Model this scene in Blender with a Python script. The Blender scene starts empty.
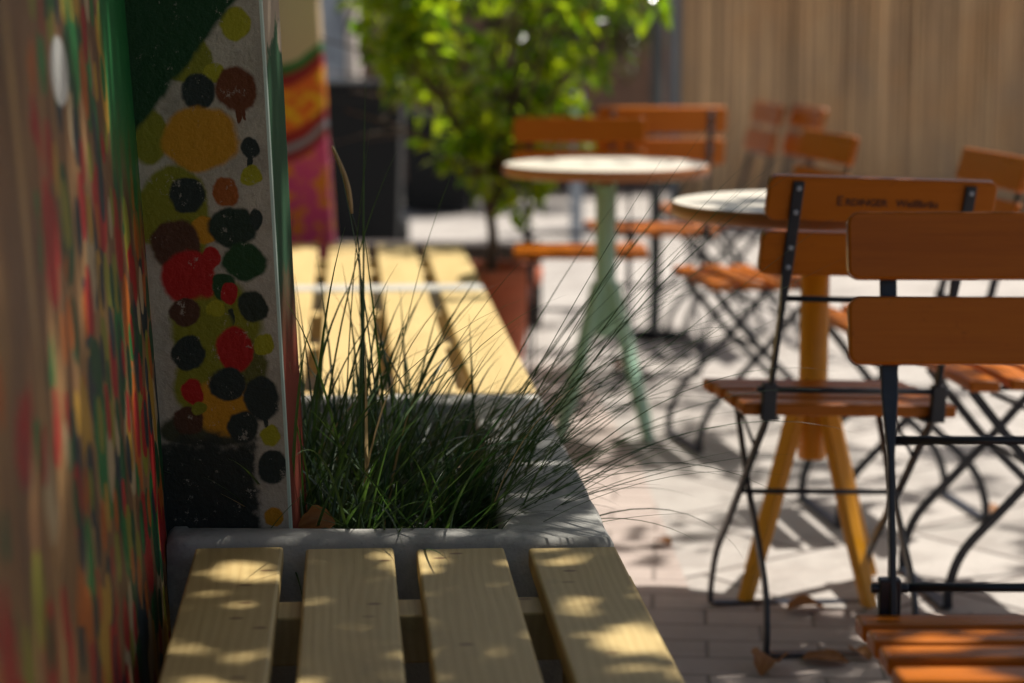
import bpy, bmesh, math, random
from mathutils import Vector, Matrix, noise
R = math.radians
rng = random.Random(7)
scene = bpy.context.scene
COL = scene.collection

# ------------------------------------------------------------------ helpers
def tag(o, label=None, cat=None, group=None, kind=None):
    if label: o['label'] = label
    if cat: o['category'] = cat
    if group: o['group'] = group
    if kind: o['kind'] = kind
    return o

def empty(name, loc, rz=0.0, rx=0.0, ry=0.0):
    o = bpy.data.objects.new(name, None)
    o.empty_display_size = 0.1
    COL.objects.link(o)
    o.location = loc
    o.rotation_euler = (rx, ry, rz)
    return o

def obj(name, bm, mats, parent=None, smooth=False, bevel=0.0, seg=2):
    me = bpy.data.meshes.new(name)
    bmesh.ops.recalc_face_normals(bm, faces=bm.faces)
    bm.to_mesh(me); bm.free()
    if not isinstance(mats, (list, tuple)): mats = [mats]
    for m in mats: me.materials.append(m)
    o = bpy.data.objects.new(name, me)
    COL.objects.link(o)
    if parent: o.parent = parent
    if smooth:
        for p in me.polygons: p.use_smooth = True
    if bevel > 0:
        b = o.modifiers.new('bevel', 'BEVEL'); b.width = bevel; b.segments = seg
        b.limit_method = 'ANGLE'; b.angle_limit = R(40)
        b.harden_normals = False
        for p in me.polygons: p.use_smooth = True
        try: me.set_sharp_from_angle(angle=R(50))
        except Exception: pass
    return o

def raw(name, verts, faces, mats, parent=None, smooth=False, cols=None, fmat=None):
    me = bpy.data.meshes.new(name)
    me.from_pydata(verts, [], faces)
    if not isinstance(mats, (list, tuple)): mats = [mats]
    for m in mats: me.materials.append(m)
    if fmat:
        me.polygons.foreach_set('material_index', fmat)
    if smooth:
        me.polygons.foreach_set('use_smooth', [True]*len(me.polygons))
    if cols:
        a = me.attributes.new('tint', 'FLOAT', 'POINT')
        a.data.foreach_set('value', cols)
    me.update()
    o = bpy.data.objects.new(name, me)
    COL.objects.link(o)
    if parent: o.parent = parent
    return o

def box(bm, x0, x1, y0, y1, z0, z1, mat=0, M=None):
    vs = [bm.verts.new((x, y, z)) for z in (z0, z1) for y in (y0, y1) for x in (x0, x1)]
    idx = [(0,2,3,1), (4,5,7,6), (0,1,5,4), (2,6,7,3), (0,4,6,2), (1,3,7,5)]
    for f in idx:
        fc = bm.faces.new([vs[i] for i in f]); fc.material_index = mat
    if M is not None:
        for v in vs: v.co = M @ v.co
    return vs

def rod(bm, a, b, r0, r1=None, n=10, mat=0, cap=True):
    r1 = r0 if r1 is None else r1
    a = Vector(a); b = Vector(b); t = (b-a).normalized()
    up = Vector((0,0,1)) if abs(t.z) < .9 else Vector((1,0,0))
    u = t.cross(up).normalized(); v = t.cross(u)
    ra = [bm.verts.new(a + (u*math.cos(i*2*math.pi/n)+v*math.sin(i*2*math.pi/n))*r0) for i in range(n)]
    rb = [bm.verts.new(b + (u*math.cos(i*2*math.pi/n)+v*math.sin(i*2*math.pi/n))*r1) for i in range(n)]
    for i in range(n):
        f = bm.faces.new((ra[i], ra[(i+1)%n], rb[(i+1)%n], rb[i])); f.smooth = True; f.material_index = mat
    if cap:
        f = bm.faces.new(ra[::-1]); f.material_index = mat
        f = bm.faces.new(rb); f.material_index = mat

def tube(bm, pts, radii, n=8, mat=0):
    rings = []
    pts = [Vector(p) for p in pts]
    for i, p in enumerate(pts):
        t = (pts[min(i+1, len(pts)-1)] - pts[max(i-1, 0)]).normalized()
        up = Vector((0,0,1)) if abs(t.z) < .9 else Vector((1,0,0))
        u = t.cross(up).normalized(); v = t.cross(u)
        if rings and (u.dot(lastu) < 0): u = -u; v = -v
        lastu = u
        r = radii[i]
        rings.append([bm.verts.new(p + (u*math.cos(k*2*math.pi/n)+v*math.sin(k*2*math.pi/n))*r) for k in range(n)])
    for a, b in zip(rings, rings[1:]):
        for k in range(n):
            f = bm.faces.new((a[k], a[(k+1)%n], b[(k+1)%n], b[k])); f.smooth = True; f.material_index = mat
    bm.faces.new(rings[0][::-1]); bm.faces.new(rings[-1])

def lathe(bm, prof, n=48, mat=0, c=(0,0,0)):
    rings = []
    for r, z in prof:
        rings.append([bm.verts.new((c[0]+r*math.cos(k*2*math.pi/n), c[1]+r*math.sin(k*2*math.pi/n), c[2]+z)) for k in range(n)])
    for a, b in zip(rings, rings[1:]):
        for k in range(n):
            f = bm.faces.new((a[k], a[(k+1)%n], b[(k+1)%n], b[k])); f.smooth = True; f.material_index = mat
    return rings

def smooth_path(pts, n=6):
    """Catmull-Rom through 2-D/3-D points."""
    P = [Vector(p) for p in pts]
    P = [P[0]*2-P[1]] + P + [P[-1]*2-P[-2]]
    out = []
    for i in range(1, len(P)-2):
        for k in range(n):
            t = k/n
            a, b, c, d = P[i-1], P[i], P[i+1], P[i+2]
            out.append(.5*((2*b)+(-a+c)*t+(2*a-5*b+4*c-d)*t*t+(-a+3*b-3*c+d)*t**3))
    out.append(P[-2])
    return out

def strap(bm, path, x, secs, mat=0):
    """flat bar along a path in the y-z plane at side x; secs: (width along x, width in plane) per point."""
    n = len(path); rings = []
    for i, p in enumerate(path):
        a = path[max(i-1, 0)]; b = path[min(i+1, n-1)]
        ty, tz = b[0]-a[0], b[1]-a[1]; L = math.hypot(ty, tz); ty /= L; tz /= L
        ny, nz = -tz, ty
        wx, wn = secs[i]
        rings.append([bm.verts.new((x+sx*wx/2, p[0]+ny*sn*wn/2, p[1]+nz*sn*wn/2)) for sx, sn in ((-1,-1),(1,-1),(1,1),(-1,1))])
    for a, b in zip(rings, rings[1:]):
        for k in range(4):
            f = bm.faces.new((a[k], a[(k+1)%4], b[(k+1)%4], b[k])); f.material_index = mat
    bm.faces.new(rings[0][::-1]); bm.faces.new(rings[-1])

def copy_tree(o, parent=None):
    c = o.copy(); COL.objects.link(c)
    if parent: c.parent = parent
    for ch in list(o.children): copy_tree(ch, c)
    return c

# ------------------------------------------------------------------ node helpers
class NT:
    def __init__(s, name):
        s.m = bpy.data.materials.new(name); s.m.use_nodes = True
        s.t = s.m.node_tree; s.n = s.t.nodes; s.l = s.t.links
        s.b = s.n['Principled BSDF']; s.out = s.n['Material Output']
    def node(s, typ, **kw):
        nd = s.n.new(typ)
        for k, v in kw.items(): setattr(nd, k, v)
        return nd
    def put(s, sock, v):
        if isinstance(v, bpy.types.NodeSocket): s.l.new(v, sock)
        elif isinstance(v, (tuple, list)) and len(v) == 3 and sock.type == 'RGBA': sock.default_value = (*v, 1)
        else: sock.default_value = v
    def math(s, op, a, b=0.0, c=None, clamp=False):
        nd = s.node('ShaderNodeMath', operation=op, use_clamp=clamp)
        s.put(nd.inputs[0], a); s.put(nd.inputs[1], b)
        if c is not None: s.put(nd.inputs[2], c)
        return nd.outputs[0]
    def mix(s, f, a, b, mode='MIX'):
        nd = s.node('ShaderNodeMix', data_type='RGBA', blend_type=mode)
        s.put(nd.inputs[0], f); s.put(nd.inputs[6], a); s.put(nd.inputs[7], b)
        return nd.outputs[2]
    def coord(s, kind='Object'):
        return s.node('ShaderNodeTexCoord').outputs[kind]
    def mapping(s, v, scale=(1,1,1), loc=(0,0,0), rot=(0,0,0)):
        nd = s.node('ShaderNodeMapping'); s.put(nd.inputs[0], v)
        nd.inputs['Location'].default_value = loc; nd.inputs['Rotation'].default_value = rot; nd.inputs['Scale'].default_value = scale
        return nd.outputs[0]
    def noise(s, v, scale=5, detail=4, rough=.55, dist=0.0, color=False):
        nd = s.node('ShaderNodeTexNoise'); s.put(nd.inputs['Vector'], v)
        nd.inputs['Scale'].default_value = scale; nd.inputs['Detail'].default_value = detail
        nd.inputs['Roughness'].default_value = rough; nd.inputs['Distortion'].default_value = dist
        return nd.outputs['Color' if color else 'Fac']
    def ramp(s, f, stops, interp='LINEAR'):
        nd = s.node('ShaderNodeValToRGB'); s.put(nd.inputs[0], f)
        cr = nd.color_ramp; cr.interpolation = interp
        while len(cr.elements) > 1: cr.elements.remove(cr.elements[-1])
        for i, (p, c) in enumerate(stops):
            if i == 0: e = cr.elements[0]; e.position = p
            else: e = cr.elements.new(p)
            e.color = (*c, 1) if len(c) == 3 else c
        return nd.outputs[0]
    def step(s, v, a, b):
        nd = s.node('ShaderNodeMapRange', interpolation_type='SMOOTHSTEP')
        s.put(nd.inputs[0], v); nd.inputs[1].default_value = a; nd.inputs[2].default_value = b
        return nd.outputs[0]
    def bump(s, h, strength=.3, dist=.002):
        nd = s.node('ShaderNodeBump'); s.put(nd.inputs['Height'], h)
        nd.inputs['Strength'].default_value = strength; nd.inputs['Distance'].default_value = dist
        s.l.new(nd.outputs[0], s.b.inputs['Normal'])
    def attr(s, name='tint'):
        nd = s.node('ShaderNodeAttribute', attribute_name=name); return nd.outputs['Fac']
    def sep(s, v):
        nd = s.node('ShaderNodeSeparateXYZ'); s.put(nd.inputs[0], v); return nd.outputs
    def comb(s, x, y, z=0.0):
        nd = s.node('ShaderNodeCombineXYZ'); s.put(nd.inputs[0], x); s.put(nd.inputs[1], y); s.put(nd.inputs[2], z); return nd.outputs[0]
    def set(s, **kw):
        for k, v in kw.items(): s.put(s.b.inputs[k.replace('_', ' ')], v)
        return s.m

# ------------------------------------------------------------------ materials
def m_wood_orange():
    t = NT('varnished_orange_wood'); c = t.coord()
    g = t.noise(t.mapping(c, (4, 150, 150)), 2.2, 5, .6, .4)
    g2 = t.noise(t.mapping(c, (.8, 9, 9)), 2, 3)
    col = t.ramp(t.math('ADD', t.math('MULTIPLY', g, .5), t.math('MULTIPLY', g2, .5)),
                 [(.3, (.37, .092, .003)), (.5, (.46, .122, .004)), (.7, (.51, .145, .006))])
    wn = t.step(t.noise(c, 34, 7, .75), .60, .70)
    col = t.mix(t.math('MULTIPLY', wn, .45), col, (.16,.035,.004))
    t.bump(g, .16, .0006)
    return t.set(Base_Color=col, Roughness=t.ramp(g2, [(.35, (.22,)*3), (.65, (.40,)*3)]), Specular_IOR_Level=.24)

def m_pine():
    t = NT('pale_pine_planks'); c = t.coord()
    r = t.attr()
    off = t.comb(t.math('MULTIPLY', r, 13.7), t.math('MULTIPLY', r, 7.1), t.math('MULTIPLY', r, 5.3))
    va = t.node('ShaderNodeVectorMath', operation='ADD'); t.put(va.inputs[0], c); t.put(va.inputs[1], off)
    v = va.outputs[0]
    # ring lines: distance in (x, depth) bent by a slow noise along the plank
    s = t.sep(v)
    warp = t.noise(t.mapping(v, (5, 1.1, 5)), 1.0, 2)
    w = t.math('ADD', s[0], t.math('MULTIPLY', warp, .07))
    ring = t.math('SINE', t.math('MULTIPLY', w, 520))
    ring = t.math('ADD', t.math('MULTIPLY', ring, .5), .5)
    fib = t.noise(t.mapping(v, (260, 5, 260)), 1.0, 4, .65)
    tone = t.noise(t.mapping(v, (9, 1.2, 9)), 1.0, 3)
    base = t.ramp(tone, [(.3, (.50, .36, .14)), (.7, (.62, .475, .205))])
    col = t.mix(t.math('MULTIPLY', ring, .24), base, (.36, .215, .06))
    col = t.mix(t.math('MULTIPLY', t.step(fib, .52, .72), .35), col, (.33, .21, .07))
    vor = t.node('ShaderNodeTexVoronoi', voronoi_dimensions='2D'); t.put(vor.inputs['Vector'], t.mapping(v, (6.5, 12.0, 1)))
    vor.inputs['Scale'].default_value = 1.3
    cs = t.node('ShaderNodeSeparateColor'); t.l.new(vor.outputs['Color'], cs.inputs[0])
    kn = t.math('MULTIPLY', t.step(vor.outputs['Distance'], .10, .04), t.step(cs.outputs[0], .68, .70))
    col = t.mix(t.math('MULTIPLY', kn, .8), col, (.16, .07, .02))
    dirt = t.step(t.noise(t.mapping(v, (6, 3, 6)), 2.0, 6, .7), .56, .75)
    col = t.mix(t.math('MULTIPLY', dirt, .25), col, (.22, .16, .07))
    t.bump(t.math('ADD', t.math('MULTIPLY', ring, .5), fib), .25, .0008)
    return t.set(Base_Color=col, Roughness=.55)

def m_steel():
    t = NT('dark_blue_black_steel'); c = t.coord()
    n = t.noise(c, 60, 4)
    n2 = t.noise(c, 9, 5, .7)
    col = t.mix(t.step(n2, .58, .72), (.006, .010, .020), (.03, .03, .036))
    t.bump(n, .08, .0006)
    return t.set(Base_Color=col, Roughness=t.ramp(n, [(.3, (.3,)*3), (.7, (.48,)*3)]), Metallic=.0, Specular_IOR_Level=.6)

def m_paint(name, col, rough=.4, chips=(.1,.08,.06)):
    t = NT(name); c = t.coord()
    n = t.noise(c, 14, 6, .7)
    dirt = t.step(n, .60, .74)
    n2 = t.noise(c, 3, 4)
    cc = t.mix(t.math('MULTIPLY', n2, .35), col, tuple(x*.72 for x in col))
    t.bump(t.noise(c, 80, 3), .06, .0006)
    return t.set(Base_Color=t.mix(t.math('MULTIPLY', dirt, .3), cc, chips), Roughness=rough)

def m_concrete(name, a, b, scale=8, rough=.85):
    t = NT(name); c = t.coord()
    n = t.noise(c, scale, 8, .65); f = t.noise(c, 180, 3)
    st = t.step(t.noise(c, 5.1, 8, .75), .47, .62)
    col = t.mix(n, a, b)
    col = t.mix(t.math('MULTIPLY', st, .55), col, tuple(x*.5 for x in a))
    col = t.mix(t.math('MULTIPLY', t.step(f, .6, .75), .35), col, tuple(x*.5 for x in a))
    t.bump(t.math('ADD', n, t.math('MULTIPLY', f, .4)), .5, .004)
    return t.set(Base_Color=col, Roughness=rough)

def m_slabs():
    t = NT('pale_stone_slabs'); c = t.coord()
    v = t.mapping(c, (1,1,1), (0.13, .2, 0), (0,0,R(-38)))
    d = t.noise(c, 3, 3, color=True)
    br = t.node('ShaderNodeTexBrick'); t.put(br.inputs['Vector'], v)
    br.offset = .5; br.inputs['Scale'].default_value = 1
    br.inputs['Brick Width'].default_value = .62; br.inputs['Row Height'].default_value = .42
    br.inputs['Mortar Size'].default_value = .009; br.inputs['Mortar Smooth'].default_value = .4
    br.inputs['Color1'].default_value = (.44,.405,.365,1); br.inputs['Color2'].default_value = (.36,.33,.295,1)
    br.inputs['Mortar'].default_value = (.12,.10,.085,1)
    n = t.noise(c, 6, 8, .7); f = t.noise(c, 140, 4, .7)
    col = t.mix(t.math('MULTIPLY', t.step(n, .45, .62), .45), br.outputs['Color'], (.24,.21,.185))
    col = t.mix(t.math('MULTIPLY', t.step(f, .54, .64), .5), col, (.19,.165,.15))
    sp = t.step(t.noise(c, 42, 5, .8), .62, .70)
    col = t.mix(t.math('MULTIPLY', sp, .55), col, (.10,.085,.07))
    bl = t.step(t.noise(c, 1.3, 6, .7), .52, .66)
    col = t.mix(t.math('MULTIPLY', bl, .3), col, (.22,.20,.18))
    t.bump(t.math('ADD', t.math('MULTIPLY', br.outputs['Fac'], -1), t.math('MULTIPLY', f, .25)), .5, .004)
    return t.set(Base_Color=col, Roughness=.8)

def m_bricks():
    t = NT('small_brick_pavers'); c = t.coord()
    v = t.mapping(c, (1,1,1), (.03,.04,0), (0,0,R(4.3)))
    br = t.node('ShaderNodeTexBrick'); t.put(br.inputs['Vector'], v)
    br.offset = .5; br.inputs['Scale'].default_value = 1
    br.inputs['Brick Width'].default_value = .205; br.inputs['Row Height'].default_value = .105
    br.inputs['Mortar Size'].default_value = .005; br.inputs['Mortar Smooth'].default_value = .5; br.inputs['Bias'].default_value = 0
    br.inputs['Color1'].default_value = (.42,.35,.305,1); br.inputs['Color2'].default_value = (.35,.285,.25,1)
    br.inputs['Mortar'].default_value = (.21,.17,.145,1)
    n = t.noise(c, 7, 8, .7); f = t.noise(c, 170, 4, .7)
    col = t.mix(t.math('MULTIPLY', t.step(n, .42, .72), .4), br.outputs['Color'], (.24,.195,.165))
    col = t.mix(t.math('MULTIPLY', t.step(f, .58, .72), .4), col, (.2,.17,.15))
    t.bump(t.math('ADD', t.math('MULTIPLY', br.outputs['Fac'], -1), t.math('MULTIPLY', f, .25)), .6, .005)
    return t.set(Base_Color=col, Roughness=.85)

def m_leaf(name, a, b, rough=.3, trans=.5, tcol=None):
    t = NT(name)
    r = t.attr()
    col = t.mix(r, a, b)
    t.set(Base_Color=col, Roughness=rough, Specular_IOR_Level=.5)
    tr = t.node('ShaderNodeBsdfTranslucent')
    t.put(tr.inputs[0], t.mix(r, *(tcol if tcol else (a, b))))
    mx = t.node('ShaderNodeMixShader'); mx.inputs[0].default_value = trans
    t.l.new(t.b.outputs[0], mx.inputs[1]); t.l.new(tr.outputs[0], mx.inputs[2])
    t.l.new(mx.outputs[0], t.out.inputs[0])
    return t.m

def m_bark():
    t = NT('grey_brown_bark'); c = t.coord()
    n = t.noise(t.mapping(c, (8,8,1.6)), 4, 8, .7)
    t.bump(n, .8, .01)
    return t.set(Base_Color=t.ramp(n, [(.3,(.05,.035,.025)),(.7,(.17,.125,.09))]), Roughness=.9)

PAL = [(.28,.012,.010), (.008,.06,.02), (.19,.18,.02), (.36,.20,.025), (.014,.026,.03), (.34,.085,.010), (.36,.27,.15), (.01,.13,.03)]
def m_mural():
    """wall painted all over with round spots of many colours on brown"""
    t = NT('spotted_mural_paint'); c = t.coord(); s = t.sep(c)
    wob = t.noise(c, 9, 3, color=True)
    uv = t.comb(s[1], s[2])
    va = t.node('ShaderNodeVectorMath', operation='MULTIPLY_ADD'); t.put(va.inputs[0], wob); va.inputs[1].default_value = (.03,.03,0); t.put(va.inputs[2], uv)
    uvw = va.outputs[0]
    n = t.noise(uv, 3.0, 4, .6)
    col = t.ramp(n, [(.3, (.085,.036,.016)), (.5, (.17,.082,.032)), (.7, (.30,.17,.06))])
    # broad drips of tan and brown
    dr = t.noise(t.mapping(uv, (12, 1.1, 1)), 1.6, 4, .6)
    col = t.mix(t.math('MULTIPLY', t.step(dr, .52, .66), .75), col, (.40,.24,.09))
    col = t.mix(t.math('MULTIPLY', t.step(dr, .46, .34), .6), col, (.07,.04,.03))
    steps = [(.0, PAL[0]), (.13, PAL[1]), (.27, PAL[2]), (.4, PAL[3]), (.52, PAL[4]), (.66, PAL[5]), (.76, PAL[0]), (.86, PAL[7]), (.94, PAL[6])]
    # where the spots are: far, low part of the wall is crowded with them
    crowd = t.math('ADD', t.math('MULTIPLY', t.step(s[1], 1.80, 2.30), .70), t.math('MULTIPLY', t.step(s[2], 1.05, .60), .25))
    crowd = t.math('ADD', crowd, t.math('MULTIPLY', t.math('SUBTRACT', n, .5), 1.1))
    for k, (sc, r0) in enumerate(((9.5, .44), (13.5, .42), (18.0, .40))):
        vo = t.node('ShaderNodeTexVoronoi', voronoi_dimensions='2D'); vo.inputs['Scale'].default_value = sc; vo.inputs['Randomness'].default_value = .8
        t.put(vo.inputs['Vector'], t.mapping(uvw, (1,.72,1), (k*3.3, k*1.7, 0)))
        cs = t.node('ShaderNodeSeparateColor'); t.l.new(vo.outputs['Color'], cs.inputs[0])
        pc = t.ramp(cs.outputs[0], steps, 'CONSTANT')
        rad = t.math('MULTIPLY_ADD', cs.outputs[1], .16, r0-.12)
        inside = t.step(t.math('SUBTRACT', rad, vo.outputs['Distance']), -.01, .02)
        on = t.step(t.math('SUBTRACT', crowd, t.math('MULTIPLY', cs.outputs[2], .85)), 0.0, .05)
        col = t.mix(t.math('MULTIPLY', inside, on), col, pc)
    # green painted band near the corner, upper wall
    gb = t.math('MULTIPLY', t.step(t.math('ADD', s[1], t.math('MULTIPLY', n, .2)), 2.62, 2.66), t.step(t.math('ADD', s[2], t.math('MULTIPLY', dr, .5)), 1.10, 1.24))
    col = t.mix(gb, col, (.012,.12,.03))
    gb2 = t.math('MULTIPLY', t.step(s[1], 1.72, 1.66), t.step(t.math('ADD', s[2], t.math('MULTIPLY', dr, .3)), 1.19, 1.25))
    col = t.mix(gb2, col, (.04,.16,.03))
    # single white spot
    dy = t.math('MULTIPLY', t.math('SUBTRACT', s[1], 2.16), 14); dz = t.math('MULTIPLY', t.math('SUBTRACT', s[2], 1.095), 26)
    d = t.math('SQRT', t.math('ADD', t.math('MULTIPLY', dy, dy), t.math('MULTIPLY', dz, dz)))
    col = t.mix(t.step(d, .98, .84), col, (.5,.5,.46))
    f = t.noise(c, 60, 5, .7)
    t.bump(t.math('ADD', t.math('MULTIPLY', f, .6), t.noise(c, 16, 4)), .5, .006)
    return t.set(Base_Color=col, Roughness=t.ramp(n, [(.3, (.38,)*3), (.7, (.6,)*3)]), Specular_IOR_Level=.25)

# dots on the wall end: (pixel cx, cy, rx, ry, colour) measured, turned into metres on the face of the wall end
OL=(.32,.30,.012); OLD=(.20,.20,.012); DK=(.018,.028,.025); BR=(.13,.035,.010); OC=(.50,.23,.010); RD=(.38,.010,.008); GN=(.012,.055,.015); MA=(.075,.03,.015); OR=(.30,.08,.012)
DOTS = [(214,322,46,44,OLD),(205,385,32,52,OLD),(180,222,30,50,OLD),(236,372,30,40,(.10,.10,.02)),(200,432,46,16,(.05,.05,.025)),(240,112,3,9,BR),(245,110,2,8,BR),(250,160,3,9,DK),(229,318,4,12,(.02,.03,.02)),(262,415,3,14,DK),(228,392,3,16,DK),(239,24,15,16,OL),(193,59,24,24,OLD),(217,72,12,11,OL),(201,90,17,17,DK),(239,88,21,22,BR),(150,135,20,28,OLD),(202,137,38,32,OC),(251,146,10,11,DK),
 (252,173,10,10,OL),(176,195,31,32,OLD),(188,193,18,18,DK),(227,189,14,14,OR),(152,215,24,28,OLD),(204,228,14,14,OC),(233,224,25,20,(.015,.032,.02)),(176,243,24,26,MA),
 (244,260,22,20,GN),(187,276,28,27,RD),(211,257,10,12,RD),(222,285,12,12,GN),(229,292,9,10,RD),(258,217,7,10,DK),(202,335,30,40,OLD),(252,305,15,16,(.02,.03,.02)),
 (186,352,17,18,DK),(233,349,19,22,RD),(262,343,10,11,OL),(221,407,30,30,OC),(225,384,18,17,DK),(191,393,11,13,RD),(259,398,19,22,DK),(185,422,16,14,MA),
 (240,428,16,16,DK),(267,437,10,11,OL),(269,470,15,18,DK),(269,521,10,9,OC),(183,310,16,14,MA),(214,306,9,9,OL),(258,175,6,5,OL),(196,410,8,8,OLD)]
PIL_Y = 2.86; PPM = 742.0
def px2x(px): return (px-512)/PPM
def px2z(py): return 1.15-(py-16)/PPM*.9985
def m_dots():
    t = NT('dotted_plaster_paint'); c = t.coord(); s = t.sep(c)
    w1 = t.noise(c, 26, 3, .6, color=True); ws = t.sep(w1)
    x = t.math('ADD', s[0], t.math('MULTIPLY', t.math('SUBTRACT', ws[0], .5), .018))
    z = t.math('ADD', s[2], t.math('MULTIPLY', t.math('SUBTRACT', ws[1], .5), .018))
    n = t.noise(c, 14, 6, .65); f = t.noise(c, 90, 5, .7)
    col = t.mix(t.step(n, .35, .7), (.46,.41,.33), (.31,.275,.22))
    col = t.mix(t.math('MULTIPLY', t.step(f, .58, .7), .5), col, (.22,.19,.15))
    for cx, cy, rx, ry, pc in DOTS:
        dx = t.math('MULTIPLY_ADD', x, PPM/rx, -px2x(cx)*PPM/rx)
        dz = t.math('MULTIPLY_ADD', z, PPM/ry, -px2z(cy)*PPM/ry)
        d2 = t.math('MULTIPLY_ADD', dx, dx, t.math('MULTIPLY', dz, dz))
        col = t.mix(t.step(d2, 1.22, .80), col, pc)
    # green field above a slanting edge
    g = t.math('SUBTRACT', t.math('ADD', t.math('MULTIPLY', x, -1.0), t.math('MULTIPLY', z, .78)), -px2x(203)+.78*px2z(50))
    col = t.mix(t.step(g, -.004, .008), col, (.006,.045,.012))
    # dark slate field at the foot
    e = t.math('ADD', z, t.math('MULTIPLY', t.math('SUBTRACT', n, .5), .10))
    lo = t.math('MULTIPLY', t.step(e, px2z(432), px2z(452)), t.step(t.math('ADD', x, t.math('MULTIPLY', t.math('SUBTRACT', n, .5), .05)), px2x(257), px2x(249)))
    col = t.mix(lo, col, (.020,.026,.022))
    chip = t.step(t.noise(c, 48, 7, .8), .60, .635)
    col = t.mix(t.math('MULTIPLY', chip, .6), col, (.40,.36,.30))
    t.bump(t.math('ADD', t.math('MULTIPLY', n, .7), f), .8, .004)
    return t.set(Base_Color=col, Roughness=.55, Specular_IOR_Level=.3)

def m_side():
    t = NT('green_and_red_side_paint'); c = t.coord(); s = t.sep(c)
    n = t.noise(c, 10, 5, .65)
    h = t.math('ADD', s[2], t.math('MULTIPLY', n, .25))
    col = t.ramp(t.math('DIVIDE', h, 2.0), [(.30, (.16,.03,.015)), (.40, (.20,.035,.015)), (.47, (.010,.05,.018)), (.615, (.012,.06,.02)), (.625, (.30,.24,.17))])
    t.bump(n, .3, .003)
    return t.set(Base_Color=col, Roughness=.85, Specular_IOR_Level=.2)

def m_pillar2():
    """beige wall end with a painted slice: green rind, red and orange flesh, pink lower band"""
    t = NT('fruit_mural_paint'); c = t.coord(); s = t.sep(c)
    n = t.noise(c, 9, 4)
    zz = t.math('SUBTRACT', s[2], t.math('MULTIPLY', t.math('POWER', t.math('MAXIMUM', t.math('SUBTRACT', s[0], .07), 0.0), 2.0), 4.0))   # rind curves up to the right
    zz = t.math('ADD', zz, t.math('MULTIPLY_ADD', n, .03, .008))
    tops = [(.0,(.20,.03,.04)),(.47,(.75,.08,.28)),(.70,(.80,.09,.32)),(.715,(.30,.012,.02)),(.735,(.30,.012,.02)),(.742,(.28,.32,.42)),(.760,(.28,.32,.42)),(.767,(.34,.012,.02)),(.80,(.40,.02,.02)),(.812,(.90,.20,.015)),
            (.945,(.85,.14,.02)),(.955,(.32,.008,.02)),(.985,(.30,.008,.02)),(.992,(.02,.17,.04)),(1.018,(.02,.17,.04)),(1.026,(.68,.50,.36))]
    col = t.ramp(t.math('DIVIDE', zz, 1.3), [(p/1.3, cc) for p, cc in tops])
    spot = t.noise(c, 22, 3)
    mid = t.math('MULTIPLY', t.step(zz, .80, .82), t.step(zz, .945, .935))
    col = t.mix(t.math('MULTIPLY', mid, t.step(spot, .48, .54)), col, (.95,.52,.015))
    lowm = t.step(zz, .71, .70)
    col = t.mix(t.math('MULTIPLY', lowm, t.step(spot, .5, .56)), col, (.90,.30,.02))
    t.bump(n, .2, .003)
    return t.set(Base_Color=col, Roughness=.6)

def m_reed():
    t = NT('dry_reed'); c = t.coord()
    r = t.attr()
    n = t.noise(t.mapping(c, (22, 22, .8)), 3, 5, .7)
    lo = t.noise(t.mapping(c, (3.2, 3.2, .35)), 2.0, 3, .6)
    pa = t.noise(t.mapping(c, (1.6, 1.6, 1.3)), 1.5, 3, .6)  # patches: cane hues plus soft dappled light painted into the colour
    f = t.math('ADD', t.math('ADD', t.math('MULTIPLY', r, .30), t.math('MULTIPLY', n, .35)), t.math('MULTIPLY', lo, .45))
    col = t.ramp(f, [(.30,(.22,.13,.07)),(.50,(.50,.31,.16)),(.68,(.76,.49,.25))])
    col = t.mix(t.math('MULTIPLY', t.step(pa, .45, .62), .45), col, (.62,.33,.13))
    col = t.mix(t.math('MULTIPLY', t.step(pa, .45, .32), .25), col, (.36,.29,.22))
    return t.set(Base_Color=col, Roughness=.6)

def m_soil():
    t = NT('dark_soil'); c = t.coord()
    n = t.noise(c, 40, 8, .75)
    t.bump(n, 1.0, .02)
    return t.set(Base_Color=t.ramp(n, [(.3,(.012,.009,.006)),(.7,(.06,.042,.028))]), Roughness=.95)

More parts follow.
